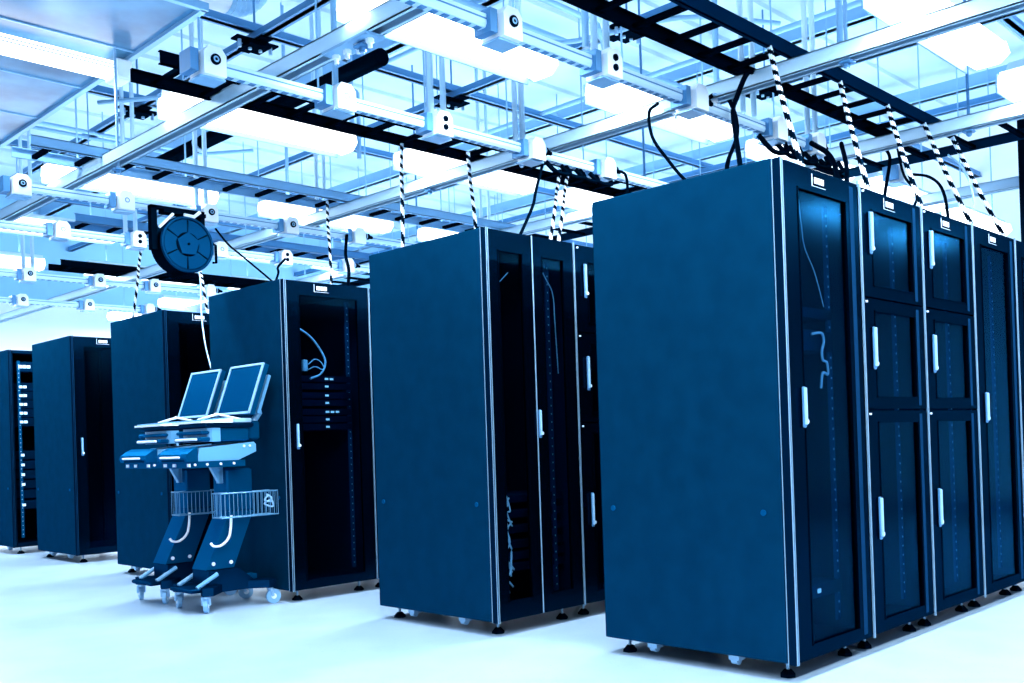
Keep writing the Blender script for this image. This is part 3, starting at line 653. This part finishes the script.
# ------------------------------------------------------------------ striped cords
def braid(a, b_, label, r=.011, sag=.05, mats=('black', 'badge')):
    a, b_ = Vector(a), Vector(b_); mid = a.lerp(b_, .5); mid.z -= sag; mid.x -= sag*.35
    pts = curve_pts([a, a.lerp(mid, .5)+Vector((-.005, 0, 0)), mid, b_], 26)
    o = MB().tube(pts, r, 8, 0, stripe=1).build('twisted_cord', mats, smooth=True)
    return tag(o, label, 'twisted cord', 'black and white twisted power cords')
braid((.57, .33, 2.76), (.44, .10, 2.07), 'black and white twisted cord dropping behind the badge of the nearest rack', r=.013, sag=.015)
braid((1.26, .33, 2.76), (1.08, .10, 2.07), 'black and white twisted cord dropping onto the second rack', r=.013, sag=.015)
braid((1.81, .33, 2.76), (1.72, .10, 2.07), 'black and white twisted cord dropping onto the third rack', r=.013, sag=.015)
braid((2.30, .33, 2.76), (2.44, .10, 2.07), 'black and white twisted cord dropping onto the fourth rack', r=.013, sag=.015)
braid((2.72, .33, 2.76), (2.98, .10, 2.07), 'black and white twisted cord nearest the right edge', r=.013, sag=.015)
braid((.20, 2.55, 2.77), (.14, 2.5, 2.07), 'striped cord dropping at the back left corner of the second row rack', sag=.0)
braid((.47, 2.27, 2.70), (.56, 2.3, 2.07), 'striped cord above the middle of the second row rack', sag=.0)
braid((.98, 2.0, 2.62), (.74, 1.9, 2.07), 'striped cord left of the pair above the paired doors', sag=.0)
braid((1.05, 2.0, 2.62), (.81, 1.9, 2.07), 'dark striped cord right of the pair above the paired doors', sag=.0)
braid((.64, 3.95, 2.76), (.62, 3.9, 2.07), 'striped cord above the third row rack', sag=.0)
braid((-.03, 5.5, 2.62), (.06, 5.9, 2.07), 'striped cord dropping behind the fourth rack', sag=.0)
braid((.41, 5.45, 2.62), (.46, 5.4, 2.07), 'striped cord dropping right below the reel', sag=.0)
# ------------------------------------------------------------------ plain cables
BC = [([(.70, .77, 2.66), (.84, .76, 2.73), (.91, .74, 2.65), (.87, .7, 2.5), (.61, .6, 2.28), (.45, .5, 2.07)], .011, 'black cable looping from the plug left of the nearest rack'),
      ([(.41, .85, 2.60), (.31, .83, 2.53), (.29, .8, 2.4), (.34, .75, 2.29), (.39, .7, 2.2), (.46, .6, 2.07)], .008, 'black cable bowed down to the left part of the nearest rack top'),
      ([(.98, .62, 2.78), (.70, .52, 2.73), (.71, .6, 2.62), (.68, .6, 2.54), (.64, .55, 2.3), (.60, .5, 2.07)], .013, 'thick black cable bending off the near tray'),
      ([(1.49, .62, 2.56), (1.62, .6, 2.53), (1.5, .5, 2.43), (1.14, .3, 2.24), (.95, .2, 2.07)], .014, 'black cable arching behind the first badge'),
      ([(1.6, .5, 2.55), (1.24, .3, 2.3), (1.0, .2, 2.07)], .012, 'black cable dropping between the striped cords'),
      ([(2.60, .7, 2.76), (2.44, .6, 2.64), (1.92, .4, 2.35), (1.40, .2, 2.07)], .010, 'black cable falling behind the third rack'),
      ([(2.55, .6, 2.74), (2.40, .5, 2.51), (2.1, .3, 2.3), (1.65, .2, 2.07)], .008, 'thin black cable crossing behind the striped cords'),
      ([(3.17, .80, 2.71), (3.34, .72, 2.70), (3.0, .5, 2.5), (2.3, .2, 2.07)], .010, 'black cable curving right under the far tray'),
      ([(3.1, .5, 2.76), (3.05, .4, 2.65), (2.95, .3, 2.43), (2.60, .2, 2.07)], .006, 'thin pale cable hanging at the right'),
      ([(.70, 1.87, 2.62), (.60, 1.85, 2.42), (.54, 1.83, 2.30), (.37, 1.8, 2.07)], .009, 'black cable bowed above the paired doors'),
      ([(1.28, 1.86, 2.65), (1.42, 1.84, 2.62), (1.44, 1.9, 2.4), (1.2, 2.0, 2.07)], .009, 'black cable behind the nearest rack corner'),
      ([(1.20, 5.4, 2.62), (1.0, 5.2, 2.50), (.81, 4.9, 2.38), (.35, 4.3, 2.07)], .010, 'black cable slanting above the third row rack'),
      ([(1.10, 4.36, 2.64), (1.04, 4.3, 2.47), (.92, 4.1, 2.3), (.75, 3.9, 2.07)], .013, 'thick black cable hanging at the back of the third row'),
      ([(.30, 5.45, 2.62), (.26, 5.15, 2.38), (.16, 4.95, 2.06), (.08, 4.75, 1.77), (-.05, 4.40, 1.50)], .005, 'thin pale cord hanging in front of the fourth rack to the far monitor')]
for p_, r_, lb in BC: cable('power_cable', p_, r_, 'cable_l' if 'pale' in lb else 'black', lb, group='loose cables between rails and racks')
random.seed(3)
for k in range(5):
    x = 1.25+k*.16
    cable('power_cable', [(x, .80, 2.60), (x+.05, .74, 2.50+.03*random.random()), (x+.16, .72, 2.52), (x+.24, .78, 2.60)], .014, 'black', f'black cable bundle slung under the near power rail, {ord_[k]} from the left', group='cable bundles under the near rail')
for k in range(4):
    x = .72+k*.13
    cable('power_cable', [(x, 1.88, 2.60), (x+.05, 1.84, 2.54), (x+.16, 1.84, 2.55), (x+.2, 1.9, 2.61)], .014, 'black', f'black cable loop under the second power rail, {ord_[k]} from the left', group='cable loops under the second rail')

# ------------------------------------------------------------------ riser post at the right edge
t = thing('cable_riser', 'tall black vertical cable riser at the right frame edge', 'cable riser', (3.75, .03, 0))
MB().box(0, .03, 0, .25, 0, 3.13).box(.30, .33, 0, .25, 0, 3.13).build('side_rail', 'black', t)
for k in range(12): MB().box(.03, .30, .1, .13, .18+k*.25, .21+k*.25).build('rung', 'black', t)
MB().box(.03, .30, .235, .25, 0, 3.13).build('back_plate', 'tray', t)
